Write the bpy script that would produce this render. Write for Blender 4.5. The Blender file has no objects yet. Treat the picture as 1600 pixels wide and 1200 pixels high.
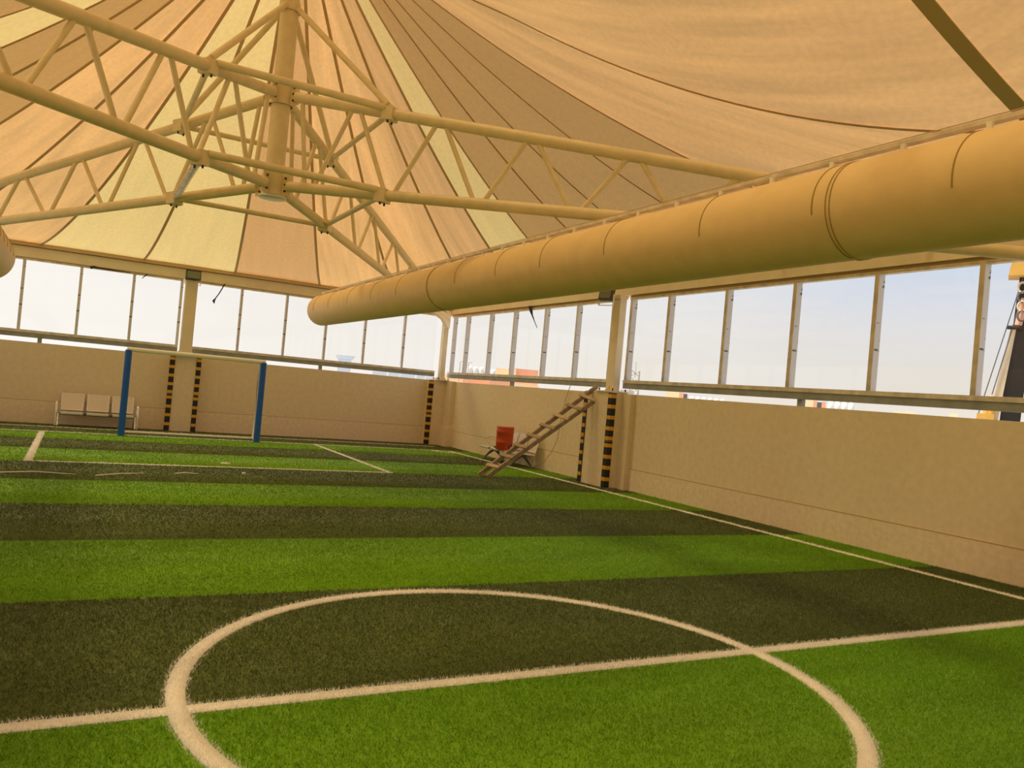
import bpy, bmesh, math, random
import numpy as np
from mathutils import Vector, Matrix
random.seed(7); rng = np.random.default_rng(7)
sc = bpy.context.scene
C = sc.collection
R = math.radians

# ------------------------------------------------------------------ camera
cam_d = bpy.data.cameras.new('camera'); cam = bpy.data.objects.new('camera', cam_d); C.objects.link(cam)
cam_d.sensor_width = 36; cam_d.lens = 28.008; cam_d.clip_end = 4000
_r = Vector((0.87494, -0.47664, 0.08962)); _u = Vector((-0.08536, 0.03061, 0.99588))
_yaw, _pit, _rol = R(28.55853), R(0.76291), R(5.14223)
_f = Vector((math.sin(_yaw)*math.cos(_pit), math.cos(_yaw)*math.cos(_pit), math.sin(_pit)))
_r0 = _f.cross(Vector((0, 0, 1))).normalized(); _u0 = _r0.cross(_f)
_r = _r0*math.cos(_rol)+_u0*math.sin(_rol); _u = -_r0*math.sin(_rol)+_u0*math.cos(_rol)
cam.matrix_world = Matrix(((_r.x, _u.x, -_f.x, 0), (_r.y, _u.y, -_f.y, 0), (_r.z, _u.z, -_f.z, 1.70), (0, 0, 0, 1)))
sc.camera = cam

# ------------------------------------------------------------------ world, sun, exposure
SUN_EL, SUN_AZ = 66.0, -58.0          # azimuth from +Y towards +X
w = bpy.data.worlds.new('world'); sc.world = w; w.use_nodes = True
nt = w.node_tree; nt.nodes.clear()
def N(t, kind, **kw):
    n = t.nodes.new(kind)
    for k, v in kw.items():
        if k in n.inputs.keys(): n.inputs[k].default_value = v
        else: setattr(n, k, v)
    return n
tc = N(nt, 'ShaderNodeTexCoord'); sep = N(nt, 'ShaderNodeSeparateXYZ'); nt.links.new(tc.outputs['Generated'], sep.inputs[0])
ramp = N(nt, 'ShaderNodeValToRGB'); nt.links.new(sep.outputs['Z'], ramp.inputs[0])
e = ramp.color_ramp.elements
e[0].position = 0.0; e[0].color = (0.80, 0.72, 0.62, 1)
e[1].position = 1.0; e[1].color = (0.40, 0.50, 0.70, 1)
for p, c in ((0.06, (.78, .73, .67, 1)), (0.12, (.73, .73, .76, 1)), (.155, (.66, .70, .79, 1)), (0.20, (.58, .66, .80, 1)), (0.45, (.50, .59, .76, 1))):
    x = e.new(p); x.color = c
nz = N(nt, 'ShaderNodeTexNoise', Scale=3.0, Detail=5.0); mp = N(nt, 'ShaderNodeMapping'); mp.inputs['Scale'].default_value = (1, 1, 7)
nt.links.new(tc.outputs['Generated'], mp.inputs[0]); nt.links.new(mp.outputs[0], nz.inputs['Vector'])
cr = N(nt, 'ShaderNodeMapRange'); cr.inputs['From Min'].default_value = .45; cr.inputs['From Max'].default_value = .68
cr.inputs['To Max'].default_value = .8
nt.links.new(nz.outputs[0], cr.inputs[0])
mx = N(nt, 'ShaderNodeMixRGB'); mx.inputs[2].default_value = (.80, .77, .75, 1)
nt.links.new(cr.outputs[0], mx.inputs[0]); nt.links.new(ramp.outputs[0], mx.inputs[1])
# hazy brightening towards the sun's azimuth
dt = N(nt, 'ShaderNodeVectorMath', operation='DOT_PRODUCT'); nt.links.new(tc.outputs['Generated'], dt.inputs[0])
dt.inputs[1].default_value = (math.sin(R(SUN_AZ)), math.cos(R(SUN_AZ)), .15)
mr = N(nt, 'ShaderNodeMapRange'); mr.inputs['From Min'].default_value = -.25; mr.inputs['From Max'].default_value = .62
mr.inputs['To Max'].default_value = .95; nt.links.new(dt.outputs['Value'], mr.inputs[0])
mx2 = N(nt, 'ShaderNodeMixRGB'); mx2.inputs[2].default_value = (.95, .91, .86, 1)
nt.links.new(mr.outputs[0], mx2.inputs[0]); nt.links.new(mx.outputs[0], mx2.inputs[1])
bg = N(nt, 'ShaderNodeBackground', Strength=.90); nt.links.new(mx2.outputs[0], bg.inputs[0])
wo = N(nt, 'ShaderNodeOutputWorld'); nt.links.new(bg.outputs[0], wo.inputs[0])
sd = bpy.data.lights.new('sun', 'SUN'); sd.energy = 5.0; sd.angle = R(9.0); sd.color = (1, .95, .86)
sun = bpy.data.objects.new('sun', sd); C.objects.link(sun)
_sd = Vector((math.sin(R(SUN_AZ))*math.cos(R(SUN_EL)), math.cos(R(SUN_AZ))*math.cos(R(SUN_EL)), math.sin(R(SUN_EL))))
sun.rotation_euler = _sd.to_track_quat('Z', 'Y').to_euler(); sun.location = (0, 10, 30)
sc.view_settings.view_transform = 'Standard'; sc.view_settings.look = 'None'
sc.view_settings.gamma = 1; sc.view_settings.use_curve_mapping = False; sc.view_settings.exposure = 0.27

# ------------------------------------------------------------------ materials
def mat(name, col, rough=.7, metal=0., noise=None, bump=0., scale=(1, 1, 1), spec=.4, coords='Object'):
    """noise = (scale, amount, detail): value variation of the colour"""
    m = bpy.data.materials.new(name); m.use_nodes = True; t = m.node_tree; b = t.nodes['Principled BSDF']
    b.inputs['Base Color'].default_value = (*col, 1); b.inputs['Roughness'].default_value = rough
    b.inputs['Metallic'].default_value = metal; b.inputs['Specular IOR Level'].default_value = spec
    if noise:
        tc = N(t, 'ShaderNodeTexCoord'); mp = N(t, 'ShaderNodeMapping'); mp.inputs['Scale'].default_value = scale
        nz = N(t, 'ShaderNodeTexNoise', Scale=noise[0], Detail=noise[2] if len(noise) > 2 else 4.)
        t.links.new(tc.outputs[coords], mp.inputs[0]); t.links.new(mp.outputs[0], nz.inputs['Vector'])
        mr = N(t, 'ShaderNodeMapRange'); mr.inputs['From Min'].default_value = .3; mr.inputs['From Max'].default_value = .7
        mr.inputs['To Min'].default_value = 1-noise[1]; mr.inputs['To Max'].default_value = 1+noise[1]
        t.links.new(nz.outputs[0], mr.inputs[0])
        vm = N(t, 'ShaderNodeVectorMath', operation='SCALE'); vm.inputs[0].default_value = col
        t.links.new(mr.outputs[0], vm.inputs['Scale']); t.links.new(vm.outputs[0], b.inputs['Base Color'])
        if bump:
            bp = N(t, 'ShaderNodeBump', Strength=bump, Distance=.01); t.links.new(nz.outputs[0], bp.inputs['Height'])
            t.links.new(bp.outputs[0], b.inputs['Normal'])
    return m
M = {}
M['steel'] = mat('beige_painted_steel', (.80, .67, .40), .5, noise=(6, .06))
M['steel_pale'] = mat('pale_beige_painted_steel', (.86, .76, .56), .5, noise=(3, .05))
M['stucco'] = mat('beige_stucco', (.84, .71, .50), .9, noise=(9, .05, 8), bump=.25)
M['plinth'] = mat('beige_stucco_plinth', (.88, .73, .53), .9, noise=(12, .07, 8), bump=.3)
M['black'] = mat('black_rubber', (.02, .02, .022), .6)
M['yellow'] = mat('yellow_reflective_band', (.75, .38, .02), .35)
M['alu'] = mat('grey_galvanised_rail', (.33, .35, .33), .5, noise=(5, .15))
M['alu_top'] = mat('beige_window_channel', (.74, .68, .56), .5, noise=(7, .2))
M['blue'] = mat('blue_vinyl_sleeve', (.015, .12, .55), .45)
M['cream'] = mat('cream_painted_tube', (.93, .88, .78), .4)
M['chrome'] = mat('polished_bench_steel', (.88, .86, .82), .22, metal=.55)
M['leg_grey'] = mat('grey_bench_leg', (.16, .16, .14), .4, metal=.2)
M['perf'] = mat('perforated_bench_steel', (.80, .73, .64), .35, metal=.3, noise=(120, .15))
M['orange'] = mat('orange_plastic', (.55, .07, .015), .4)
M['orange_lid'] = mat('pale_orange_lid', (.70, .28, .15), .4)
M['wood'] = mat('weathered_wood', (.38, .28, .19), .8, noise=(9, .25), scale=(1, 1, 1))
M['wood_light'] = mat('light_wood', (.55, .40, .26), .8, noise=(12, .2))
M['dark'] = mat('dark_rubber_strip', (.03, .028, .03), .8)
M['dark_grey'] = mat('dark_grey_housing', (.07, .075, .06), .5)
M['lamp_glass'] = mat('floodlight_glass', (.13, .15, .10), .08, spec=.9)
M['bolt'] = mat('dark_bolt', (.06, .04, .02), .5)
M['white'] = mat('white_paint', (.80, .80, .80), .5)
M['seam'] = mat('brown_seam_webbing', (.62, .43, .23), .8)
M['seam_dark_panels'] = mat('dark_brown_seam_webbing', (.50, .33, .15), .8)
M['belt'] = mat('olive_brown_belt', (.50, .40, .17), .8)
M['b_cream'] = mat('cream_render', (.92, .76, .50), .9)
M['b_pink'] = mat('salmon_render', (.85, .45, .29), .9)
M['b_dark'] = mat('dark_cladding', (.12, .11, .14), .7)
M['b_haze'] = mat('haze_tinted_cladding', (.66, .75, .88), .6)  # distance haze put into the colour of the far tower and blocks
M['b_grey'] = mat('pale_grey_steelwork', (.50, .48, .44), .6)
M['tank'] = mat('white_plastic_tank', (.80, .80, .78), .5)
M['sand'] = mat('sandy_ground', (.45, .38, .29), .95, noise=(.05, .1))
M['crane_y'] = mat('yellow_crane_paint', (.70, .40, .08), .5, noise=(2, .1))
M['crane_k'] = mat('black_crane_boom', (.015, .013, .016), .35)
M['crane_w'] = mat('pale_crane_cable_tray', (.68, .56, .40), .6, noise=(3, .1))
M['duct_seam'] = mat('olive_duct_seam', (.45, .32, .12), .7)

def mullion_mat():
    m = mat('film_wrapped_mullion', (.42, .42, .43), .5)
    t = m.node_tree; b = t.nodes['Principled BSDF']
    tc = N(t, 'ShaderNodeTexCoord'); mp = N(t, 'ShaderNodeMapping'); mp.inputs['Scale'].default_value = (1, 1, 2)
    nz = N(t, 'ShaderNodeTexNoise', Scale=5., Detail=2.)
    t.links.new(tc.outputs['Object'], mp.inputs[0]); t.links.new(mp.outputs[0], nz.inputs['Vector'])
    r = N(t, 'ShaderNodeValToRGB'); r.color_ramp.elements[0].position = .31; r.color_ramp.elements[0].color = (.12, .11, .10, 1)
    r.color_ramp.elements[1].position = .37; r.color_ramp.elements[1].color = (.70, .71, .76, 1)
    t.links.new(nz.outputs[0], r.inputs[0]); t.links.new(r.outputs[0], b.inputs['Base Color'])
    return m
M['mullion'] = mullion_mat()
M['mull_side'] = mat('beige_mullion_face', (.66, .58, .46), .6, noise=(3, .25))

def glass_mat():
    m = bpy.data.materials.new('thin_window_glass'); m.use_nodes = True; t = m.node_tree; t.nodes.clear()
    tr = N(t, 'ShaderNodeBsdfTransparent'); tr.inputs[0].default_value = (.985, .99, .985, 1)
    gl = N(t, 'ShaderNodeBsdfGlossy', Roughness=.03); mxs = N(t, 'ShaderNodeMixShader'); fr = N(t, 'ShaderNodeValue'); fr.outputs[0].default_value = .025
    o = N(t, 'ShaderNodeOutputMaterial')
    t.links.new(fr.outputs[0], mxs.inputs[0]); t.links.new(tr.outputs[0], mxs.inputs[1]); t.links.new(gl.outputs[0], mxs.inputs[2])
    t.links.new(mxs.outputs[0], o.inputs[0]); return m
M['glass'] = glass_mat()

def plastic_wrap():
    m = bpy.data.materials.new('clear_plastic_wrap'); m.use_nodes = True; t = m.node_tree; t.nodes.clear()
    tr = N(t, 'ShaderNodeBsdfTransparent'); d = N(t, 'ShaderNodeBsdfPrincipled'); d.inputs['Base Color'].default_value = (.75, .68, .55, 1)
    d.inputs['Roughness'].default_value = .2
    mxs = N(t, 'ShaderNodeMixShader'); nz = N(t, 'ShaderNodeTexNoise', Scale=14.); tc = N(t, 'ShaderNodeTexCoord')
    t.links.new(tc.outputs['Object'], nz.inputs['Vector']); t.links.new(nz.outputs[0], mxs.inputs[0])
    o = N(t, 'ShaderNodeOutputMaterial'); t.links.new(tr.outputs[0], mxs.inputs[1]); t.links.new(d.outputs[0], mxs.inputs[2]); t.links.new(mxs.outputs[0], o.inputs[0])
    return m
M['wrap'] = plastic_wrap()

def fabric(name, refl, trans, streak=.16, blot=.06):
    """tent fabric: diffuse + translucent, radial grain from UV (u across in m, v along in m)"""
    m = bpy.data.materials.new(name); m.use_nodes = True; t = m.node_tree; t.nodes.clear()
    uv = N(t, 'ShaderNodeTexCoord'); mp = N(t, 'ShaderNodeMapping'); mp.inputs['Scale'].default_value = (4.5, .4, 1); mp.inputs['Rotation'].default_value = (0, 0, R(5))
    n1 = N(t, 'ShaderNodeTexNoise', Scale=1.0, Detail=5.); n2 = N(t, 'ShaderNodeTexNoise', Scale=14., Detail=3.)
    t.links.new(uv.outputs['UV'], mp.inputs[0]); t.links.new(mp.outputs[0], n1.inputs['Vector']); t.links.new(uv.outputs['UV'], n2.inputs['Vector'])
    def fac(n, a):
        mr = N(t, 'ShaderNodeMapRange'); mr.inputs['From Min'].default_value = .3; mr.inputs['From Max'].default_value = .7
        mr.inputs['To Min'].default_value = 1-a; mr.inputs['To Max'].default_value = 1+a; t.links.new(n.outputs[0], mr.inputs[0]); return mr
    f1, f2 = fac(n1, streak), fac(n2, blot)
    mu = N(t, 'ShaderNodeMath', operation='MULTIPLY'); t.links.new(f1.outputs[0], mu.inputs[0]); t.links.new(f2.outputs[0], mu.inputs[1])
    def colr(c):
        v = N(t, 'ShaderNodeVectorMath', operation='SCALE'); v.inputs[0].default_value = c; t.links.new(mu.outputs[0], v.inputs['Scale']); return v
    d = N(t, 'ShaderNodeBsdfDiffuse'); tl = N(t, 'ShaderNodeBsdfTranslucent')
    t.links.new(colr(refl).outputs[0], d.inputs[0]); t.links.new(colr(trans).outputs[0], tl.inputs[0])
    ad = N(t, 'ShaderNodeAddShader'); t.links.new(d.outputs[0], ad.inputs[0]); t.links.new(tl.outputs[0], ad.inputs[1])
    op = N(t, 'ShaderNodeBsdfTransparent'); op.inputs[0].default_value = (.12, .10, .055, 1)      # the open weave of the shade cloth
    a2 = N(t, 'ShaderNodeAddShader'); t.links.new(ad.outputs[0], a2.inputs[0]); t.links.new(op.outputs[0], a2.inputs[1])
    o = N(t, 'ShaderNodeOutputMaterial'); t.links.new(a2.outputs[0], o.inputs[0]); return m
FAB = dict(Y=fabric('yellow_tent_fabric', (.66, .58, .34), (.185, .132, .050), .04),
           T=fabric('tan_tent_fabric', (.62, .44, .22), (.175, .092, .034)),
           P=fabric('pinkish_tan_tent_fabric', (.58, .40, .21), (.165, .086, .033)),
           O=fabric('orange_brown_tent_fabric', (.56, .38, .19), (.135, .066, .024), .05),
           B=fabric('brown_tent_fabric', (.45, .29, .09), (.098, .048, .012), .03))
M['duct'] = mat('mustard_duct_fabric', (.90, .66, .33), .55, noise=(5, .04))

def turf(name, col, alt):
    m = bpy.data.materials.new(name); m.use_nodes = True; t = m.node_tree; b = t.nodes['Principled BSDF']
    tc = N(t, 'ShaderNodeTexCoord'); n1 = N(t, 'ShaderNodeTexNoise', Scale=90., Detail=2.); n2 = N(t, 'ShaderNodeTexNoise', Scale=.9, Detail=4.)
    mp = N(t, 'ShaderNodeMapping'); mp.inputs['Scale'].default_value = (.6, 2.0, 1)
    t.links.new(tc.outputs['Object'], mp.inputs[0]); t.links.new(mp.outputs[0], n2.inputs['Vector']); t.links.new(tc.outputs['Object'], n1.inputs['Vector'])
    mr = N(t, 'ShaderNodeMapRange'); mr.inputs['From Min'].default_value = .3; mr.inputs['From Max'].default_value = .7
    t.links.new(n1.outputs[0], mr.inputs[0])
    mxx = N(t, 'ShaderNodeMixRGB'); mxx.inputs[1].default_value = (*col, 1); mxx.inputs[2].default_value = (*alt, 1); t.links.new(mr.outputs[0], mxx.inputs[0])
    m2 = N(t, 'ShaderNodeMapRange'); m2.inputs['From Min'].default_value = .3; m2.inputs['From Max'].default_value = .7; m2.inputs['To Min'].default_value = .88; m2.inputs['To Max'].default_value = 1.12
    t.links.new(n2.outputs[0], m2.inputs[0])
    v = N(t, 'ShaderNodeVectorMath', operation='SCALE'); t.links.new(mxx.outputs[0], v.inputs[0]); t.links.new(m2.outputs[0], v.inputs['Scale'])
    t.links.new(v.outputs[0], b.inputs['Base Color']); b.inputs['Roughness'].default_value = .6; b.inputs['Specular IOR Level'].default_value = .25
    return m
M['t_light'] = turf('light_green_turf', (.15, .36, .006), (.26, .50, .02))
M['t_dark'] = turf('dark_olive_turf', (.095, .135, .03), (.16, .21, .065))
M['t_white'] = turf('cream_turf_line', (.94, .91, .84), (.96, .94, .90))

# ------------------------------------------------------------------ helpers
def tag(o, label=None, cat=None, group=None, kind=None):
    if label: o['label'] = label
    if cat: o['category'] = cat
    if group: o['group'] = group
    if kind: o['kind'] = kind
    return o
def empty(name, loc=(0, 0, 0), label=None, cat=None, group=None, kind=None):
    o = bpy.data.objects.new(name, None); C.objects.link(o); o.location = loc; o.empty_display_size = .2
    return tag(o, label, cat, group, kind)
class MB:
    """mesh builder in world coordinates"""
    def __init__(s): s.v = []; s.f = []; s.sm = []
    def add(s, vs, fs, smooth=False):
        b = len(s.v); s.v += [tuple(p) for p in vs]; s.f += [tuple(i+b for i in f) for f in fs]; s.sm += [smooth]*len(fs); return s
    def box(s, c, d, rz=0, mtx=None):
        x, y, z = d[0]/2, d[1]/2, d[2]/2
        vs = [Vector(p) for p in ((-x,-y,-z),(x,-y,-z),(x,y,-z),(-x,y,-z),(-x,-y,z),(x,-y,z),(x,y,z),(-x,y,z))]
        m = mtx if mtx else Matrix.Rotation(rz, 3, 'Z')
        vs = [m @ p + Vector(c) for p in vs]
        return s.add(vs, [(0,3,2,1),(4,5,6,7),(0,1,5,4),(1,2,6,5),(2,3,7,6),(3,0,4,7)])
    def bb(s, x0, x1, y0, y1, z0, z1): return s.box(((x0+x1)/2, (y0+y1)/2, (z0+z1)/2), (abs(x1-x0), abs(y1-y0), abs(z1-z0)))
    def beam(s, p, q, wd, h, up=(0, 0, 1)):
        p, q = Vector(p), Vector(q); a = (q-p); L = a.length; a.normalize(); sd_ = a.cross(Vector(up)).normalized(); u = sd_.cross(a)
        m = Matrix((sd_, a, u)).transposed()
        return s.box((p+q)/2, (wd, L, h), mtx=m)
    def tube(s, pts, r, n=12, caps=True):
        pts = [Vector(p) for p in pts]; k = len(pts); rs = r if isinstance(r, (list, tuple)) else [r]*k
        vs = []; ref = None
        for i, p in enumerate(pts):
            a = (pts[min(i+1, k-1)]-pts[max(i-1, 0)]).normalized()
            if ref is None: ref = Vector((0, 0, 1)) if abs(a.z) < .9 else Vector((1, 0, 0))
            u = a.cross(ref).normalized(); v = u.cross(a).normalized(); ref = -a.cross(u) if False else ref
            for j in range(n):
                t = 2*math.pi*j/n; vs.append(p+(u*math.cos(t)+v*math.sin(t))*rs[i])
        fs = [(i*n+j, i*n+(j+1) % n, (i+1)*n+(j+1) % n, (i+1)*n+j) for i in range(k-1) for j in range(n)]
        s.add(vs, fs, True)
        if caps: s.add(vs[:n], [tuple(range(n))[::-1]]); s.add(vs[-n:], [tuple(range(n))])
        return s
    def lathe(s, c, prof, n=24, axis=(0, 0, 1)):
        a = Vector(axis).normalized(); ref = Vector((1, 0, 0)) if abs(a.x) < .9 else Vector((0, 0, 1))
        u = a.cross(ref).normalized(); v = a.cross(u); c = Vector(c); k = len(prof); vs = []
        for r_, h in prof:
            for j in range(n):
                t = 2*math.pi*j/n; vs.append(c+a*h+(u*math.cos(t)+v*math.sin(t))*max(r_, 1e-4))
        return s.add(vs, [(i*n+j, i*n+(j+1) % n, (i+1)*n+(j+1) % n, (i+1)*n+j) for i in range(k-1) for j in range(n)], True)
    def build(s, name, m, parent=None, bevel=0, **kw):
        me = bpy.data.meshes.new(name); off = Vector((0, 0, 0))
        par_loc = Vector((0, 0, 0)); p = parent
        while p is not None: par_loc += p.location; p = p.parent
        xs = np.array(s.v, dtype=np.float64)
        if parent is None: off = Vector(((xs[:, 0].min()+xs[:, 0].max())/2, (xs[:, 1].min()+xs[:, 1].max())/2, xs[:, 2].min()))
        else: off = Vector(((xs[:, 0].min()+xs[:, 0].max())/2, (xs[:, 1].min()+xs[:, 1].max())/2, (xs[:, 2].min()+xs[:, 2].max())/2))
        me.from_pydata([tuple(q) for q in (xs-np.array(off))], [], s.f)
        me.polygons.foreach_set('use_smooth', s.sm)
        bm = bmesh.new(); bm.from_mesh(me); bmesh.ops.recalc_face_normals(bm, faces=bm.faces); bm.to_mesh(me); bm.free()
        me.update(); me.materials.append(m)
        o = bpy.data.objects.new(name, me); C.objects.link(o); o.parent = parent; o.location = off-par_loc
        if bevel:
            md = o.modifiers.new('bevel', 'BEVEL'); md.width = bevel; md.segments = 2; md.limit_method = 'ANGLE'
        return tag(o, **kw)
def box(name, x0, x1, y0, y1, z0, z1, m, parent=None, **kw): return MB().bb(x0, x1, y0, y1, z0, z1).build(name, m, parent, **kw)

XL, XR, YF, YB = -4.8, 9.8, 4.2, 22.2
YEND = -13.8
MX, MY = 2.5, 13.2
WT = 1.92

# ------------------------------------------------------------------ floor, walls
floor = box('floor', XL-.3, XR+.3, YEND-.3, YB+.3, -.30, -.02, M['t_dark'], kind='structure')
box('ground', -900, 900, -600, 1500, -12.5, -12.0, M['sand'], kind='structure')

def wall(name, x0, x1, y0, y1): return box(name, x0, x1, y0, y1, -.3, WT, M['stucco'], kind='structure')
wr = wall('wall_right', XR, XR+.22, YEND, YB+.22)
wb = wall('wall_back', XL, XR, YB, YB+.22)
wl = wall('wall_left', XL-.22, XL, YEND, YB+.22)
wf = wall('wall_front', XL, XR, YEND-.22, YEND)
def plinth(par, x0, x1, y0, y1, z): box('plinth', x0, x1, y0, y1, -.1, z, M['plinth'], par); box('joint_line', x0-(.002 if x1-x0 < .1 else 0), x1, y0-(.002 if y1-y0 < .1 else 0), y1, z, z+.010, M['seam_dark_panels'], par)
plinth(wr, XR-.010, XR+.01, 14.03, 21.9, .47); plinth(wr, XR-.010, XR+.01, YEND, 13.1, .43)
plinth(wb, XL, 2.07, YB-.010, YB+.01, .54); plinth(wb, 2.74, 9.2, YB-.010, YB+.01, .52)
# piers that carry the steel columns
box('pier', 9.42, XR+.01, 13.08, 14.03, -.02, 1.93, M['stucco'], wr)
box('pier', XR-.12, XR+.01, 12.80, 13.09, -.02, 1.915, M['stucco'], wr)
box('pier', 2.05, 2.76, 21.93, YB+.01, -.02, 1.93, M['stucco'], wb)
box('pier', 9.18, XR+.01, 21.9, YB+.01, -.02, 1.93, M['stucco'], wb)
box('pier', XR-.14, XR+.01, 21.45, 21.91, -.02, 1.93, M['stucco'], wr)
box('pier', XR-.22, XR+.01, 21.35, 21.92, -.02, .55, M['plinth'], wr)
box('pier', XR-.38, XR+.01, 3.73, 4.67, -.02, 1.93, M['stucco'], wr)

# ------------------------------------------------------------------ perimeter beams (trim)
n_tr = 0
def beam_trim(x0, x1, y0, y1, z0, z1, m):
    global n_tr; n_tr += 1
    return box('trim_%d' % n_tr, x0, x1, y0, y1, z0, z1, m, kind='structure')
beam_trim(XL-.1, XR+.2, YB-.04, YB+.20, 3.92, 4.17, M['steel_pale'])
beam_trim(XR-.04, XR+.20, YEND, YB-.05, 3.95, 4.19, M['steel_pale'])
beam_trim(XL-.2, XL+.04, YEND, YB-.05, 3.92, 4.17, M['steel_pale'])
beam_trim(XL-.1, XR+.2, YEND-.2, YEND+.04, 3.92, 4.17, M['steel_pale'])
tr = MB().bb(XL, XR, YB-.12, YB+.1, 4.185, 4.31).build('trim_5', M['seam'], kind='structure')

# ------------------------------------------------------------------ windows
def window(n, axis, fixed, a0, a1, mulls, stubs, first_post=True):
    """axis 'y': runs along Y at x=fixed; axis 'x': runs along X at y=fixed"""
    root = empty('window_%d' % n, ((fixed, (a0+a1)/2, 2.0) if axis == 'y' else ((a0+a1)/2, fixed, 2.0)), kind='structure')
    def bx(name, b0, b1, d0, d1, z0, z1, m):
        if axis == 'y': return box(name, fixed+d0, fixed+d1, b0, b1, z0, z1, m, root)
        return box(name, b0, b1, fixed+d0, fixed+d1, z0, z1, m, root)
    bx('sill_rail', a0, a1, .0, .12, 2.03, 2.138, M['alu'])
    bx('sill_channel', a0, a1, -.012, .12, 2.14, 2.205, M['alu_top'])
    bx('head_channel', a0, a1, .0, .10, 3.860, 3.905, M['alu_top'])
    bx('dark_seal', a0, a1, .01, .10, 3.905, 3.92 if axis == 'x' else 3.95, M['seam_dark_panels'])
    for s_ in stubs: bx('stub_post', s_-.045, s_+.045, .02, .10, WT-.02, 2.03, M['alu'])
    ms = sorted(mulls)
    for q in ms:
        bx('mullion', q-.032, q+.032, .0, .12 if axis == 'y' else .09, 2.2, 3.87, M['mullion'])
        if n == 1: bx('mullion_cover', q-.034, q+.034, -.010, .001, 2.2, 3.87, M['mull_side'])
    ed = [a0]+ms+[a1]
    for p, q in zip(ed[:-1], ed[1:]):
        if q-p > .2: bx('glass_pane', p+.03, q-.03, .055, .061, 2.19, 3.88, M['glass'])
window(1, 'y', XR, 4.4, 13.27, [13.2, 12.01, 10.47, 8.96, 7.49, 5.99, 4.5], [8.71])
window(2, 'y', XR, 13.7, 22.15, [22.0, 21.08, 19.58, 18.21, 16.64, 15.22, 13.85], [18.11])
window(3, 'x', YB, 2.55, 9.4, [3.67, 4.87, 6.0, 7.14, 8.34], [5.95])
window(4, 'x', YB, XL, 2.2, [-3.72, -2.52, -1.32, -0.12, 1.05, 2.17], [-.86])
window(5, 'y', XL-.12, 4.4, 22.1, [5.9, 7.4, 8.9, 10.4, 11.9, 13.4, 14.9, 16.4, 17.9, 19.4, 20.9], [9, 18])
window(6, 'y', XR, YEND, 4.0, [2.5, 1.0, -.5, -2, -3.5, -5, -6.5, -8, -9.5, -11, -12.5], [-.2, -9])
window(7, 'y', XL-.12, YEND, 4.0, [2.5, 1.0, -.5, -2, -3.5, -5, -6.5, -8, -9.5, -11, -12.5], [-.2, -9])

# ------------------------------------------------------------------ tent membrane
ZT, PW, R0 = 9.2, 1.45, .42
def edge(phi):
    c, s_ = math.cos(phi), math.sin(phi)
    t = min((XR-MX)/c if c > 1e-9 else 1e9, (XL-MX)/c if c < -1e-9 else 1e9, (YB-MY)/s_ if s_ > 1e-9 else 1e9, (YF-MY)/s_ if s_ < -1e-9 else 1e9)
    x, y = MX+c*t, MY+s_*t; z = 4.25
    if abs(y-YF) < 1e-6:
        u = max(0, 1-abs(x-MX)/7.3); z = 4.15+2.62*u**1.5
        # the free front edge only lifts away from the side beams
    elif y < 7: z = 4.25-.10*(7-y)/2.8
    return t, x, y, z
def surf(phi, t):
    L, x, y, ze = edge(phi); s_ = L+(R0-L)*t
    return Vector((MX+math.cos(phi)*s_, MY+math.sin(phi)*s_, ze+(ZT-ze)*t**PW))
# (angle at the edge, angle at the crown, panel colour clockwise from it)
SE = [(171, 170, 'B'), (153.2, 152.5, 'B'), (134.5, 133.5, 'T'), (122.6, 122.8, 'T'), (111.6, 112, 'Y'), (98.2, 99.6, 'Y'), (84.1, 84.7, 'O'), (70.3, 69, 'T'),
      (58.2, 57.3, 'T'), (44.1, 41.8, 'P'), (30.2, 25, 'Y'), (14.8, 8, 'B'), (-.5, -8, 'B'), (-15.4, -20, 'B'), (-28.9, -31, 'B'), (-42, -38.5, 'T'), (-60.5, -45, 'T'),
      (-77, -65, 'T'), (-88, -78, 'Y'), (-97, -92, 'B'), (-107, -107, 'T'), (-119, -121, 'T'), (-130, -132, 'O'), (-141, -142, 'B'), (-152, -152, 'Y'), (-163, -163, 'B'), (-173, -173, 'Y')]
ceil = empty('ceiling', (MX, MY, 4.2), kind='structure')
corners = [math.atan2(sy*9.0, sx*7.3) for sx in (1, -1) for sy in (1, -1)]
warp = lambda e_, r_, t: e_+(r_-e_)*t**1.3
def panel(A, B, fm):
    ae, ar, be, br = R(A[0]), R(A[1]), R(B[0]), R(B[1])
    ws = [i/6 for i in range(7)]
    for c in corners:
        if be < c < ae: ws.append((ae-c)/(ae-be))
    ws = sorted(ws); nv = 26; vs = []; uvs = []
    for w_ in ws:
        for j in range(nv+1):
            t = j/nv; p = warp(ae+(be-ae)*w_, ar+(br-ar)*w_, t); q = surf(p, t)
            q.z += .10*math.sin(math.pi*w_)*math.sin(math.pi*min(1, t*1.3))*(1-t)   # slight billow between seams
            vs.append(q); L = edge(p)[0]; sdist = L+(R0-L)*t
            uvs.append(((.5-w_)*(ae-be)*sdist + ae*40, (1-t)*L))
    n = nv+1; fs = [(i*n+j, (i+1)*n+j, (i+1)*n+j+1, i*n+j+1) for i in range(len(ws)-1) for j in range(nv)]
    m = MB(); m.add(vs, fs, True); o = m.build('fabric_panel', fm, ceil)
    ul = o.data.uv_layers.new(name='UVMap')
    for lp in o.data.loops: ul.data[lp.index].uv = uvs[lp.vertex_index]
    return o
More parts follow.
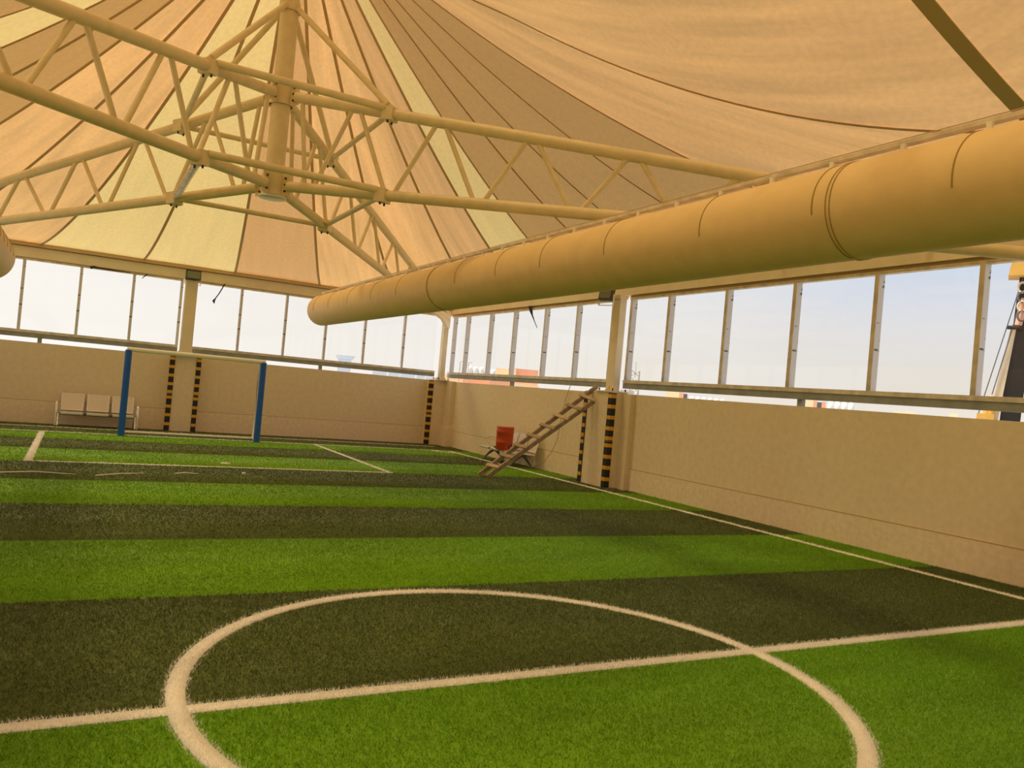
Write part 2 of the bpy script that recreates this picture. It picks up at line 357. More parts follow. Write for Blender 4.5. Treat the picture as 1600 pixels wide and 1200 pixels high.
def ribbon(A, wd, m, name='seam_strip', drop=.012):
    n = 30; mb = MB(); vs = []
    for j in range(n+1):
        t = j/n; a = warp(R(A[0]), R(A[1]), t); sd_ = Vector((-math.sin(a), math.cos(a), 0)); q = surf(a, t)-Vector((0, 0, drop))
        ww = wd*(1 if t < .85 else 1-.3*(t-.85)/.15)
        vs += [q-sd_*ww/2, q+sd_*ww/2, q+sd_*ww/2+Vector((0, 0, .006)), q-sd_*ww/2+Vector((0, 0, .006))]
    fs = []
    for j in range(n):
        b = 4*j
        fs += [(b, b+1, b+5, b+4), (b+1, b+2, b+6, b+5), (b+2, b+3, b+7, b+6), (b+3, b, b+4, b+7)]
    fs += [(0, 3, 2, 1), (4*n, 4*n+1, 4*n+2, 4*n+3)]
    mb.add(vs, fs); return mb.build(name, m, ceil)
pans = []
for i, A in enumerate(SE):
    B = SE[i+1] if i+1 < len(SE) else (SE[0][0]-360, SE[0][1]-360)
    pans.append(panel(A, B, FAB[A[2]]))
    ribbon(A, .045 if -30 < A[0] < 16 else .062, M['seam_dark_panels'] if -30 < A[0] < 10 else M['seam'])
# the next bay: the same panels mirrored about the bay line
for o in pans:
    c = o.copy(); C.objects.link(c); c.parent = ceil; c.scale = (1, -1, 1)
    wy = o.location.y+MY; c.location = (o.location.x, (2*YF-wy)-MY, o.location.z)
# crown ring and cap on the mast
MB().lathe((MX, MY, ZT-.02), [(.46, -.10), (.46, .06), (.40, .06), (.40, -.10), (.46, -.10)], 32).build('crown_ring', M['steel'], ceil)
MB().lathe((MX, MY, ZT+.04), [(.47, 0), (.2, .12), (0, .15)], 32).build('crown_cap', FAB['B'], ceil)
MB().lathe((MX, 2*YF-MY, ZT+.04), [(.47, 0), (.2, .12), (0, .15)], 32).build('crown_cap', FAB['B'], ceil)
# belt along the valley between the bays
mb = MB(); vs = []; nb = 40
for i in range(nb+1):
    x = XL+.05+(XR-XL-.1)*i/nb; u = max(0, 1-abs(x-MX)/7.3); z = 4.15+2.62*u**1.5-.03
    vs += [(x, YF-.075, z), (x, YF+.075, z), (x, YF+.075, z+.01), (x, YF-.075, z+.01)]
fs = []
for j in range(nb):
    b = 4*j; fs += [(b, b+1, b+5, b+4), (b+1, b+2, b+6, b+5), (b+2, b+3, b+7, b+6), (b+3, b, b+4, b+7)]
fs += [(0, 3, 2, 1), (4*nb, 4*nb+1, 4*nb+2, 4*nb+3)]
mb.add(vs, fs).build('valley_belt', M['belt'], ceil)
# unseen eaves added outside the beams to cut the sun through the windows
box('added_eave', XL-.6, XR+.6, YB+.0, YB+.55, 4.26, 4.28, FAB['T'], ceil)
box('added_eave', XR+.0, XR+.55, YEND, YB, 4.26, 4.28, FAB['T'], ceil)
box('added_eave', XL-.55, XL, YEND, YB, 4.26, 4.28, FAB['T'], ceil)

# ------------------------------------------------------------------ mast, trusses, braces
ztop = lambda s_: 6.18-.2*s_
zbot = lambda s_: 4.71-.09*s_
mast = empty('mast', (MX, MY, 4.5), 'beige steel mast tube rising to the tent crown where the four trusses meet', 'mast')
MB().tube([(MX, MY, 4.55), (MX, MY, 6.1), (MX, MY, ZT-.12)], [.15, .15, .14], 28).build('shaft', M['steel'], mast)
def collar(zc, h):
    o = MB().lathe((MX, MY, zc-h/2), [(.185, 0), (.185, h)], 28).build('node_sleeve', M['steel'], mast)
    for k in range(4):
        a = math.atan2([9, 9, -9, -9][k], [7.3, -7.3, 7.3, -7.3][k]); d = Vector((math.cos(a), math.sin(a), 0)); p = Vector((-d.y, d.x, 0))
        pl = MB().beam(Vector((MX, MY, zc))+d*.16, Vector((MX, MY, zc))+d*.34, .02, h).build('node_plate', M['steel'], mast)
        for j in (-1, 0, 1):
            c = Vector((MX, MY, zc+j*h*.30))+d*.25
            MB().tube([c-p*.035, c+p*.035], .018, 6).build('bolt', M['bolt'], pl)
collar(6.17, .34); collar(4.71, .34)
MB().lathe((MX, MY, 4.50), [(0, 0), (.22, 0), (.22, .025), (0, .025)], 28).build('base_disc', M['cream'], mast)
MB().lathe((MX, MY, 7.52), [(.165, 0), (.165, .16)], 28).build('strut_collar', M['steel'], mast)

trs = [('front right', 7.3, -9.0, 'beige steel truss running from the mast towards the near end of the right wall'),
       ('back right', 7.3, 9.0, 'beige steel truss running from the mast to the far right corner column'),
       ('back left', -7.3, 9.0, 'beige steel truss from the mast to the far left corner, behind the nearer one'),
       ('front left', -7.3, -9.0, 'beige steel truss passing nearest overhead at upper left, from mast to left picture edge')]
tn = [1.45, 2.95, 4.42, 5.9, 7.35, 8.8, 10.2]; bn = [.72, 2.18, 3.68, 5.15, 6.6, 8.05, 9.5]
for nm, dx, dy, lab in trs:
    d = Vector((dx, dy, 0)).normalized(); base = Vector((MX, MY, 0))
    P = lambda s_, z: base+d*s_+Vector((0, 0, z))
    t_ = empty('roof_truss', P(5, 4.0), lab, 'truss', 'roof trusses of the tent')
    MB().tube([P(.30, ztop(.30)), P(11.25, ztop(11.25))], .083, 16).build('top_chord', M['steel'], t_)
    MB().tube([P(.30, zbot(.30)), P(11.2, zbot(11.2))], .083, 16).build('bottom_chord', M['steel'], t_)
    def web(a, b):
        MB().tube([P(*a), P(*b)], .036, 10).build('web_member', M['steel'], t_)
    MB().tube([P(.42, ztop(.42)), P(.62, zbot(.62))], .036, 10).build('web_member', M['steel'], t_)
    for k in range(7):
        web((bn[k]+.06, zbot(bn[k])), (tn[k]-.05, ztop(tn[k])))
        if k < 6: web((tn[k]+.06, ztop(tn[k])), (bn[k+1]-.06, zbot(bn[k+1])))
    # clamp plates at the brace nodes and bolts
    for zc in (ztop(2.06), zbot(2.06)):
        cp = MB().beam(P(1.98, zc), P(2.16, zc-.02), .20, .20).build('clamp', M['steel'], t_)
        p = Vector((-d.y, d.x, 0))
        for sg in (-1, 1):
            c = P(2.07, zc-.11); MB().tube([c+p*sg*.06, c+p*sg*.06-Vector((0, 0, .04))], .016, 6).build('bolt', M['bolt'], cp)
    for sleeve in (6.35,):
        MB().tube([P(sleeve-.015, zbot(sleeve)), P(sleeve+.015, zbot(sleeve))], .088, 16).build('splice_ring', M['seam'], t_)
    # tapered end bracket down to the column head
    q = [P(9.9, 3.92), P(11.3, 3.92), P(11.3, 3.50), P(11.12, 3.50)]
    nrm = Vector((-d.y, d.x, 0))*.05
    MB().add([v+nrm for v in q]+[v-nrm for v in q], [(0, 1, 2, 3), (7, 6, 5, 4), (0, 4, 5, 1), (1, 5, 6, 2), (2, 6, 7, 3), (3, 7, 4, 0)]).build('end_bracket', M['steel_pale'], t_)

sq = {'front right': (1, -1), 'back right': (1, 1), 'back left': (-1, 1), 'front left': (-1, -1)}
def node(k, z):
    u = Vector((7.3*sq[k][0], 9.0*sq[k][1], 0)).normalized(); return Vector((MX, MY, 0))+u*2.06+Vector((0, 0, z))
loop = ['front left', 'front right', 'back right', 'back left']
def brace(p, q, r, label, grp, m=None, wrap=False, trim=.12):
    dd = (q-p).normalized(); p2, q2 = p+dd*trim, q-dd*trim
    b = empty('brace_tube', (p+q)/2, label, 'brace', grp)
    MB().tube([p2, q2], r, 12).build('tube', M['steel'], b)
    for c, s_ in ((p2, -1), (q2, 1)):
        MB().beam(c, c+dd*s_*.10, .016, .09).build('end_lug', M['steel'], b)
    if wrap:
        MB().tube([p+dd*.25, p+(q-p)*.35, p+(q-p)*.6, q-dd*.2], [r+.012, r+.02, r+.014, r+.02], 10).build('plastic_wrap', M['wrap'], b)
zu, zl = ztop(2.06), zbot(2.06)
side_lab = ['near side, crossing in front of the mast', 'right side of the mast', 'far side, behind the mast', 'left side of the mast']
for i in range(4):
    a, b = loop[i], loop[(i+1) % 4]
    off = Vector((0, 0, .07)) if i == 0 else Vector((0, 0, 0))
    brace(node(a, zu)+off, node(b, zu)+off, .055 if i == 0 else .045, 'brace tube between upper truss chords on the '+side_lab[i], 'upper ring braces around the mast', trim=.1)
    brace(node(a, zl)+off, node(b, zl)+off, .055 if i == 0 else .045, ('plastic-wrapped brace tube between lower truss chords on the ' if i == 3 else 'brace tube between lower truss chords on the ')+side_lab[i], 'lower ring braces around the mast', wrap=(i == 3), trim=.1)
    u = (Vector((MX, MY, 0))-node(a, 0)).normalized()
    brace(node(a, zu+.10), Vector((MX, MY, 7.60))-u*.12, .048, 'beige strut rising from the '+a+' truss node up to the mast', 'struts up to the mast', trim=.06)
# pieces of the node D-D' link wrapped in plastic film seen at left
brace(node('front left', zl), node('front left', zl)+Vector((-.02, .35, -.02)), .02, 'short stub of brace under the near left truss node', None, trim=.02) if False else None

# ------------------------------------------------------------------ floor: turf stripes and painted lines
def line_mask(x, y):
    """returns name index of the white line a point lies in, -1 otherwise"""
    k = np.full(x.shape, -1); h = .066
    k[(np.abs(y-4.18) < h)] = 0
    rr = np.hypot(x-2.51, y-4.18); k[np.abs(rr-1.94) < h] = 1
    k[(np.abs(x-9.10) < .055) & (y < 20.0)] = 2
    k[(np.abs(y-20.0) < .045) & (x < 9.15)] = 3
    k[(np.abs(y-14.44) < .05) & (x > -.6) & (x < 5.44)] = 4
    k[(np.abs(x-5.39) < .05) & (y > 14.4) & (y < 20)] = 5
    k[(np.abs(x+.56) < .06) & (y > 14.4) & (y < 20)] = 6
    k[(np.hypot((x-2.47)/1.4, y-15.06) < .07)] = 7
    k[(np.abs(y-21.27) < .05) & (x < 9.2)] = 8
    rc = np.hypot(x-9.1, y-20.0); k[(np.abs(rc-.55) < .045) & (x < 9.1) & (y < 20)] = 9
    return k
bounds = [YEND, -12.3, -10.25, -8.2, -6.15, -4.1, -2.0, .06, 2.12, 4.18, 6.27, 8.33, 10.40, 12.40, 14.44, 16.49, 18.45, 20.0, YB]
kinds = []
for i in range(len(bounds)-1):
    kinds.append('t_light' if (i - 8) % 2 == 0 else 't_dark')
kinds[8] = 't_light'; kinds[7] = 't_dark'; kinds[-1] = 't_dark'
def blades(x, y, hgt, wid):
    n = len(x); a = rng.uniform(0, 2*np.pi, n); b = rng.uniform(0, 2*np.pi, n)
    lean = hgt*rng.uniform(.1, .9, n); h = hgt*rng.uniform(.55, 1.1, n); w2 = wid/2
    v = np.empty((n, 3, 3), np.float32)
    v[:, 0] = np.stack([x-np.cos(a)*w2, y-np.sin(a)*w2, np.zeros(n)], 1)
    v[:, 1] = np.stack([x+np.cos(a)*w2, y+np.sin(a)*w2, np.zeros(n)], 1)
    v[:, 2] = np.stack([x+np.cos(b)*lean, y+np.sin(b)*lean, h], 1)
    return v.reshape(-1, 3)
dens = []      # (y0,y1,xmin,xmax,per m2,height,width)
for y0, y1, xa, xb, dn, hh, ww in ((1.4, 3.0, -.6, 7.5, 11000, .020, .0042), (3.0, 4.3, -1.6, 9.78, 13000, .020, .0042), (4.3, 6.27, -1.6, 9.78, 8500, .021, .005), (6.27, 8.33, -2.2, 9.78, 5000, .021, .006),
                                   (8.33, 10.4, -2.6, 9.78, 2800, .022, .008), (10.4, 12.4, -3, 9.78, 1800, .022, .010), (12.4, 14.44, -3.2, 9.78, 1300, .022, .012), (14.44, 22.1, -3.6, 9.78, 700, .022, .014)):
    n = int((y1-y0)*(xb-xa)*dn); x = rng.uniform(xa, xb, n); y = rng.uniform(y0, y1, n); dens.append((x, y, blades(x, y, hh, ww)))
X = np.concatenate([d[0] for d in dens]); Y = np.concatenate([d[1] for d in dens]); V = np.concatenate([d[2] for d in dens]).reshape(-1, 3, 3)
K = line_mask(X+rng.normal(0, .009, len(X)), Y+rng.normal(0, .009, len(X)))
def turf_obj(name, base, V, z0, m, parent=floor, **kw):
    bv = np.array(base[0], np.float32).reshape(-1, 3); bf = base[1]
    Vt = V.reshape(-1, 3).copy(); Vt[:, 2] += z0; nb = len(bv); allv = np.concatenate([bv, Vt]); nt_ = len(V)
    me = bpy.data.meshes.new(name); me.vertices.add(len(allv)); me.vertices.foreach_set('co', allv.ravel())
    loops = [i for f in bf for i in f]; st = []; c = 0
    for f in bf: st.append(c); c += len(f)
    L = np.concatenate([np.array(loops, np.int32), np.arange(nb, nb+3*nt_, dtype=np.int32)])
    S = np.concatenate([np.array(st, np.int32), c+3*np.arange(nt_, dtype=np.int32)])
    me.loops.add(len(L)); me.loops.foreach_set('vertex_index', L)
    me.polygons.add(len(S)); me.polygons.foreach_set('loop_start', S)
    me.update(calc_edges=True); me.validate(); me.materials.append(m)
    o = bpy.data.objects.new(name, me); C.objects.link(o); o.parent = parent
    o.location = -Vector(parent.location) if parent else (0, 0, 0)
    return tag(o, **kw)
def boxgeo(x0, x1, y0, y1, z0, z1):
    return ([(x0, y0, z0), (x1, y0, z0), (x1, y1, z0), (x0, y1, z0), (x0, y0, z1), (x1, y0, z1), (x1, y1, z1), (x0, y1, z1)],
            [(0, 3, 2, 1), (4, 5, 6, 7), (0, 1, 5, 4), (1, 2, 6, 5), (2, 3, 7, 6), (3, 0, 4, 7)])
for i in range(len(bounds)-1):
    y0, y1 = bounds[i], bounds[i+1]; sel = (K < 0) & (Y >= y0) & (Y < y1)
    turf_obj('turf_stripe', boxgeo(XL, XR, y0, y1, -.02, 0), V[sel], 0, M[kinds[i]], label='light green turf stripe' if kinds[i] == 't_light' else 'dark olive turf stripe')
def ring_geo(cx, cy, r0, r1, a0=0, a1=2*math.pi, n=96, z0=0., z1=.008):
    vs = []; fs = []
    for i in range(n+1):
        a = a0+(a1-a0)*i/n
        for r_, z in ((r0, z0), (r1, z0), (r1, z1), (r0, z1)): vs.append((cx+math.cos(a)*r_, cy+math.sin(a)*r_, z))
    for i in range(n):
        b = 4*i; fs += [(b+3, b+2, b+6, b+7), (b, b+3, b+7, b+4), (b+2, b+1, b+5, b+6)]
    return vs, fs
Lz = .006
LN = [('halfway_line', boxgeo(XL, 9.1, 4.13, 4.23, 0, Lz)), ('centre_circle', ring_geo(2.51, 4.18, 1.892, 1.988)), ('touch_line', boxgeo(9.05, 9.15, YEND, 20.0, 0, Lz)),
      ('goal_line', boxgeo(XL, 9.15, 19.96, 20.04, 0, Lz)), ('penalty_area_line', boxgeo(-.62, 5.44, 14.39, 14.49, 0, Lz)), ('penalty_area_line', boxgeo(5.34, 5.44, 14.49, 19.96, 0, Lz)),
      ('penalty_area_line', boxgeo(-.62, -.5, 14.49, 19.96, 0, Lz)), ('penalty_spot', ring_geo(2.47, 15.06, 0.0, .085, n=20, z1=.006)), ('boundary_line', boxgeo(XL, 9.2, 21.22, 21.32, 0, Lz)),
      ('corner_arc', ring_geo(9.1, 20.0, .505, .595, math.pi, 1.5*math.pi, 20, z1=.006))]
for k, (nm, g) in enumerate(LN): turf_obj(nm, g, V[K == k], .004, M['t_white'], label='cream white painted turf line')

# ------------------------------------------------------------------ steel columns
def column(x, y, wx, wy, label, z1=3.92):
    c = empty('steel_column', (x, y, 1.93), label, 'column', 'steel columns standing on the piers')
    bx_ = lambda nm, dx, dy, a, b, m=M['steel_pale']: MB().box((x, y, (a+b)/2), (dx, dy, b-a)).build(nm, m, c, bevel=.004)
    bx_('base_plate', wx+.26, wy+.30, 1.93, 1.955)
    bx_('shaft', wx, wy, 1.955, z1)
    for sx in (-1, 1):
        MB().add([(x+sx*wx/2, y-.01, 1.955), (x+sx*(wx/2+.11), y-.01, 1.955), (x+sx*wx/2, y-.01, 2.08), (x+sx*wx/2, y+.01, 1.955), (x+sx*(wx/2+.11), y+.01, 1.955), (x+sx*wx/2, y+.01, 2.08)],
                 [(0, 1, 2), (5, 4, 3), (0, 3, 4, 1), (1, 4, 5, 2), (2, 5, 3, 0)]).build('stiffener', M['steel_pale'], c)
        for sy in (-1, 1):
            MB().tube([(x+sx*(wx/2+.08), y+sy*(wy/2+.10), 1.95), (x+sx*(wx/2+.08), y+sy*(wy/2+.10), 2.01)], .015, 6).build('anchor_bolt', M['bolt'], c)
    MB().box((x, y, z1-.04), (wx+.03, wy+.03, .08)).build('cap_band', M['steel_pale'], c)
column(2.38, 22.05, .29, .20, 'beige box column on the striped pier behind the goal')
column(9.55, 22.03, .14, .20, 'slim beige column in the far right corner between the window walls')
column(9.60, 13.34, .16, .26, 'wide beige column on the striped pier beside the ladder top')
column(9.62, 4.2, .24, .34, 'beige column on the near right wall pier outside the picture edge') if False else None

# ------------------------------------------------------------------ corner guards (two one metre guards stacked are one strip each)
def guard(x, y, fx, fy, label):
    """(x,y): pier arris; fx,fy: directions along which the two legs run back (from arris along the faces)"""
    g = empty('corner_guard', (x, y, 0), label, 'corner guard', 'black and yellow corner guards on the piers')
    th = .018; lg = .10
    ox, oy = -fx*th, -fy*th
    def L(z0, z1, e_, nm, m, par):
        mb = MB()
        xa, xb = sorted((x+ox-fx*e_, x+fx*lg)); ya, yb = sorted((y+oy-fy*e_, y-fy*.0005))
        mb.bb(xa, xb, ya, yb, z0, z1)
        xa, xb = sorted((x+ox-fx*e_, x-fx*.0005)); ya, yb = sorted((y-fy*.0005, y+fy*lg))
        mb.bb(xa, xb, ya, yb, z0, z1)
        return mb.build(nm, m, par)
    for a, b in ((.012, .935), (.945, 1.91)):
        o = L(a, b, 0, 'rubber_strip', M['black'], g)
        for zc in ([.18, .41, .63, .858] if a < .5 else [1.0, 1.20, 1.42, 1.64, 1.85]):
            L(zc-.038, zc+.038, .003, 'reflective_band', M['yellow'], o)
guard(9.42, 14.03, 1, -1, 'black and yellow corner guard just behind the ladder on the right wall pier')
guard(9.42, 13.08, 1, 1, 'widest black and yellow corner guard, on the near edge of the right wall pier')
guard(2.05, 21.93, 1, 1, 'black and yellow corner guard on the left edge of the pier behind the goal')
guard(2.76, 21.93, -1, 1, 'black and yellow corner guard on the right edge of the pier behind the goal')
guard(9.18, 21.9, 1, 1, 'black and yellow corner guard on the far right corner pier')

# ------------------------------------------------------------------ floodlights
def flood(c, yaw, pitch, label, sz=(.36, .13, .26)):
    f = empty('floodlight', c, label, 'floodlight', 'floodlights on the columns')
    m = Matrix.Rotation(yaw, 3, 'Z') @ Matrix.Rotation(pitch, 3, 'X')
    c = Vector(c); loc = lambda a, b, d: c+m @ Vector((a, b, d))
    MB().box(loc(0, 0, 0), sz, mtx=m).build('housing', M['dark_grey'], f, bevel=.01)
    MB().box(loc(0, -sz[1]/2-.006, 0), (sz[0]-.05, .01, sz[2]-.05), mtx=m).build('front_glass', M['lamp_glass'], f)
    MB().box(loc(0, -sz[1]/2-.004, sz[2]/2-.012), (sz[0], .02, .02), mtx=m).build('rim', M['black'], f)
    MB().box(loc(0, sz[1]/2+.05, -.02), (.16, .10, .18), mtx=m).build('driver_box', M['steel_pale'], f, bevel=.01)
    for s_ in (-1, 1): MB().beam(loc(s_*(sz[0]/2+.012), 0, 0), loc(s_*(sz[0]/2+.012), .05, -.22), .012, .05).build('bracket_arm', M['steel_pale'], f)
    MB().beam(loc(-sz[0]/2-.012, .05, -.22), loc(sz[0]/2+.012, .05, -.22), .05, .012).build('bracket', M['steel_pale'], f)
flood((2.37, 21.78, 3.99), 0, R(-12), 'dark floodlight on top of the column behind the goal', (.36, .12, .24))
flood((9.3, 13.40, 3.91), R(-62), R(-14), 'dark floodlight tilted down on the right wall column', (.30, .12, .27))

# ------------------------------------------------------------------ air ducts
def duct(xc, zc, r, y0, y1, hoops, joints, label, clips=True):
    d = empty('air_duct', (xc, (y0+y1)/2, zc-r), label, 'air duct', 'long round mustard ducts under the tent')
    MB().tube([(xc, y0, zc), (xc, (y0+y1)/2, zc), (xc, y1, zc)], r, 64, caps=False).build('duct_body', M['duct'], d)
    pr = [(r*math.cos(R(a)), .8*r*math.sin(R(a))) for a in range(0, 91, 9)]
    MB().lathe((xc, y1, zc), pr, 64, axis=(0, 1, 0)).build('end_cap', M['duct'], d)
    MB().lathe((xc, y0, zc), pr, 64, axis=(0, -1, 0)).build('end_cap', M['duct'], d)
    for y in joints:
        for k in (0, .035):
            pts = [(xc+(r+.002)*math.cos(a), y+k, zc+(r+.002)*math.sin(a)) for a in [2*math.pi*i/64 for i in range(65)]]
            MB().tube(pts, .005, 5, caps=False).build('joint_seam', M['duct_seam'], d)
    for y in hoops:
        pts = [(xc+(r+.001)*math.cos(a), y, zc+(r+.001)*math.sin(a)) for a in [R(0)+(R(192))*i/32 for i in range(33)]]
        MB().tube(pts, .006, 5).build('hoop_seam', M['duct_seam'], d)
    rail = MB().bb(xc-.035, xc+.035, y0+.3, y1+.1, zc+r+.055, zc+r+.085).build('suspension_rail', M['alu_top'], d)
    MB().tube([(xc, y0+.3, zc+r+.108), (xc, y1+.1, zc+r+.108)], .004, 5).build('support_cable', M['seam'], d)
    y = y1-.1
    while y > y0 and clips:
        MB().box((xc-.03, y, zc+r+.028), (.03, .035, .06)).build('hanger_clip', M['cream'], d); y -= .62
    return d
zc_ = 3.3276
hp = [18.82, 17.55, 16.11, 14.61, 13.23, 10.75, 9.45, 8.28, 6.95, 5.48, 3.14, 1.9, .6, -.7]
duct(5.1, zc_, .367, -12.5, 19.35, hp+[4.24], [11.8, 4.08, -4.0], 'long mustard fabric air duct hanging along the right side of the hall')
duct(-1.46, 3.20, .40, -12.5, 15.6, [15.1, 14.5, 13.9, 13.3, 12.7, 12.0], [8.0], 'rounded end of a pale duct at the left picture edge')
# wires that hang the ducts
for i, (x, ya, yb) in enumerate(((5.1, 20.6, -12), (-1.24, 14.9, -12))):
    pass

# ------------------------------------------------------------------ goal
g = empty('goal', (2.44, 19.85, 0), 'football goal with blue padded posts and cream crossbar before the far wall', 'goal')
for x in (.965, 3.92):
    MB().tube([(x, 19.8, .0), (x, 19.8, 1.93)], .072, 16).build('post_pad', M['blue'], g)
MB().tube([(.93, 19.8, 1.945), (3.96, 19.8, 1.945)], .05, 16).build('crossbar', M['cream'], g)
for x in (.965, 3.92):
    MB().tube([(x, 19.8, 1.94), (x, 20.28, 1.93), (x, 20.30, 1.85), (x, 20.30, .05), (x, 19.9, .04)], .035, 10).build('side_frame', M['cream'], g)
MB().tube([(.965, 20.30, .05), (3.92, 20.30, .05)], .022, 10).build('ground_bar', M['cream'], g)

# ------------------------------------------------------------------ benches
def bench(origin, rz, n, sw, label, arms, seat_z=.34, back_top=.77):
    """local: x along seats, -y is the front"""
    o_ = Vector(origin); m = Matrix.Rotation(rz, 3, 'Z'); T = lambda x, y, z: o_+m @ Vector((x, y, z))
    b = empty('bench', origin, label, 'bench'); L = n*sw
    MB().beam(T(-L/2-.02, 0, seat_z-.05), T(L/2+.02, 0, seat_z-.05), .07, .05).build('support_beam', M['leg_grey'], b)
    for i in range(n):
        xc = -L/2+sw*(i+.5); hw = sw/2-.04
        pts = [(-.25, seat_z-.03), (-.25, seat_z), (-.22, seat_z+.014), (0, seat_z-.008), (.17, seat_z-.012), (.20, seat_z+.0)]
        vs = []; fs = []
        for yy, zz in pts:
            for x_ in (xc-hw, xc+hw):
                vs.append(T(x_, yy, zz)); vs.append(T(x_, yy+.004, zz-.012))
        for k in range(len(pts)-1):
            a = 4*k; fs += [(a, a+2, a+6, a+4), (a+1, a+5, a+7, a+3), (a, a+4, a+5, a+1), (a+2, a+3, a+7, a+6)]
        fs += [(0, 1, 3, 2), (a+4, a+6, a+7, a+5)]
        st = MB().add(vs, fs).build('seat', M['chrome'], b)
        # backrest: perforated sheet inside a bright rim
        p0, p1 = T(xc, .20, seat_z+.04), T(xc, .30, back_top)
        up = (p1-p0); sdv = m @ Vector((1, 0, 0)); fwd = sdv.cross(up).normalized()
        mm = Matrix((sdv, fwd, up.normalized())).transposed()
        bk = MB().box((p0+p1)/2, (hw*2, .010, up.length), mtx=mm).build('backrest', M['perf'], b)
        rim = MB()
        for s_ in (-1, 1): rim.tube([p0+sdv*hw*s_, p1+sdv*hw*s_], .010, 8)
        rim.tube([p1-sdv*hw, p1+sdv*hw], .010, 8); rim.tube([p0-sdv*hw, p0+sdv*hw], .010, 8)
        rim.build('backrest_rim', M['chrome'], bk)
    ends = (-L/2+.0, L/2-.0) if arms else (-L/2+.35, L/2-.30)
    for x in ends:
        MB().tube([T(x, 0, seat_z-.05), T(x, -.13, seat_z-.13), T(x, -.33, .03)], [.034, .03, .02], 10).build('leg', M['chrome' if arms else 'leg_grey'], b)
        MB().tube([T(x, 0, seat_z-.05), T(x, .12, seat_z-.14), T(x, .27, .03)], [.034, .03, .02], 10).build('leg', M['chrome' if arms else 'leg_grey'], b)
        if arms:
            xx = x+(.05 if x > 0 else -.05)
            MB().tube([T(xx, .12, seat_z), T(xx, .10, .52), T(xx, .02, .565), T(xx, -.14, .57), T(xx, -.20, .52), T(xx, -.21, .30), T(xx, -.22, .02)], .026, 8).build('armrest', M['chrome'], b)
bench((.51, 21.78, 0), 0, 3, .55, 'silver three-seat bench against the far wall, behind the left goal post', True)
bench((9.38, 17.15, 0), R(-90), 4, .52, 'silver bench by the right wall, under the leaning ladder with the orange drum', False)

# ------------------------------------------------------------------ orange drum, things on the bench
dr = empty('water_drum', (9.22, 17.06, .345), 'orange-red plastic drum standing on the bench by the right wall', 'drum')
K_ = 1.12
pf = [(0, 0), (.175, 0), (.185, .02), (.182, .14), (.188, .15), (.188, .17), (.184, .18), (.186, .36), (.192, .37), (.192, .40), (.188, .41), (.190, .475), (.186, .48)]
MB().lathe((9.22, 17.06, .35), [(a*K_, b*K_) for a, b in pf], 32).build('drum_body', M['orange'], dr)
MB().lathe((9.22, 17.06, .35), [(a*K_, b*K_) for a, b in [(.186, .478), (.196, .482), (.196, .505), (.17, .515), (0, .518)]], 32).build('lid', M['orange_lid'], dr)
MB().tube([(9.03, 17.12, .40), (8.985, 17.13, .40)], .018, 8).build('spout', M['dark'], dr)
cb = MB().tube([(9.25, 17.35, .355), (9.2, 17.75, .40), (9.15, 17.95, .52), (9.2, 17.80, .60), (9.3, 17.5, .60), (9.45, 17.2, .50)], .009, 6).build('cable_loop', M['wood_light'])
tag(cb, 'thin tan cable looping out to the left behind the orange drum', 'cable')
bt = empty('small_bottle', (9.20, 16.62, .35), 'small white bottle with black strap beside the orange drum on the bench', 'bottle')
MB().lathe((9.20, 16.62, .35), [(0, 0), (.035, 0), (.037, .1), (.03, .13), (.014, .15), (.014, .17), (0, .172)], 14).build('bottle_body', M['white'], bt)
MB().tube([(9.16, 16.70, .36), (9.14, 16.66, .46), (9.17, 16.60, .52), (9.15, 16.54, .44), (9.16, 16.5, .37)], .014, 6).build('strap', M['dark'], bt)

# ------------------------------------------------------------------ ladder
ld = empty('ladder', (7.32, 14.26, 0), 'home-made wooden ladder of nailed boards leaning against the right wall pier', 'ladder')
A0, A1 = Vector((7.28, 14.42, .03)), Vector((9.52, 14.12, 2.04)); B0, B1 = Vector((7.32, 14.12, .03)), Vector((9.385, 13.80, 1.64))
A1 = Vector((9.50, 13.74, 2.03))
B1 = Vector((9.36, 13.60, 1.72))
upv = (A1-A0).cross(B0-A0).normalized()
if upv.z < 0: upv = -upv
MB().beam(A0, A1, .045, .085, up=upv).build('side_rail', M['wood'], ld)
MB().beam(B0, B1, .045, .085, up=upv).build('side_rail', M['wood'], ld)
for k in range(8):
    s_ = .27+k*.345; a = A0+(A1-A0).normalized()*s_; b = B0+(B1-B0).normalized()*s_; dv = (b-a).normalized()
    MB().beam(a-dv*.06+upv*.055, b+dv*.06+upv*.055, .075, .022, up=upv).build('rung', M['wood_light'] if k in (0, 5, 7) else M['wood'], ld)

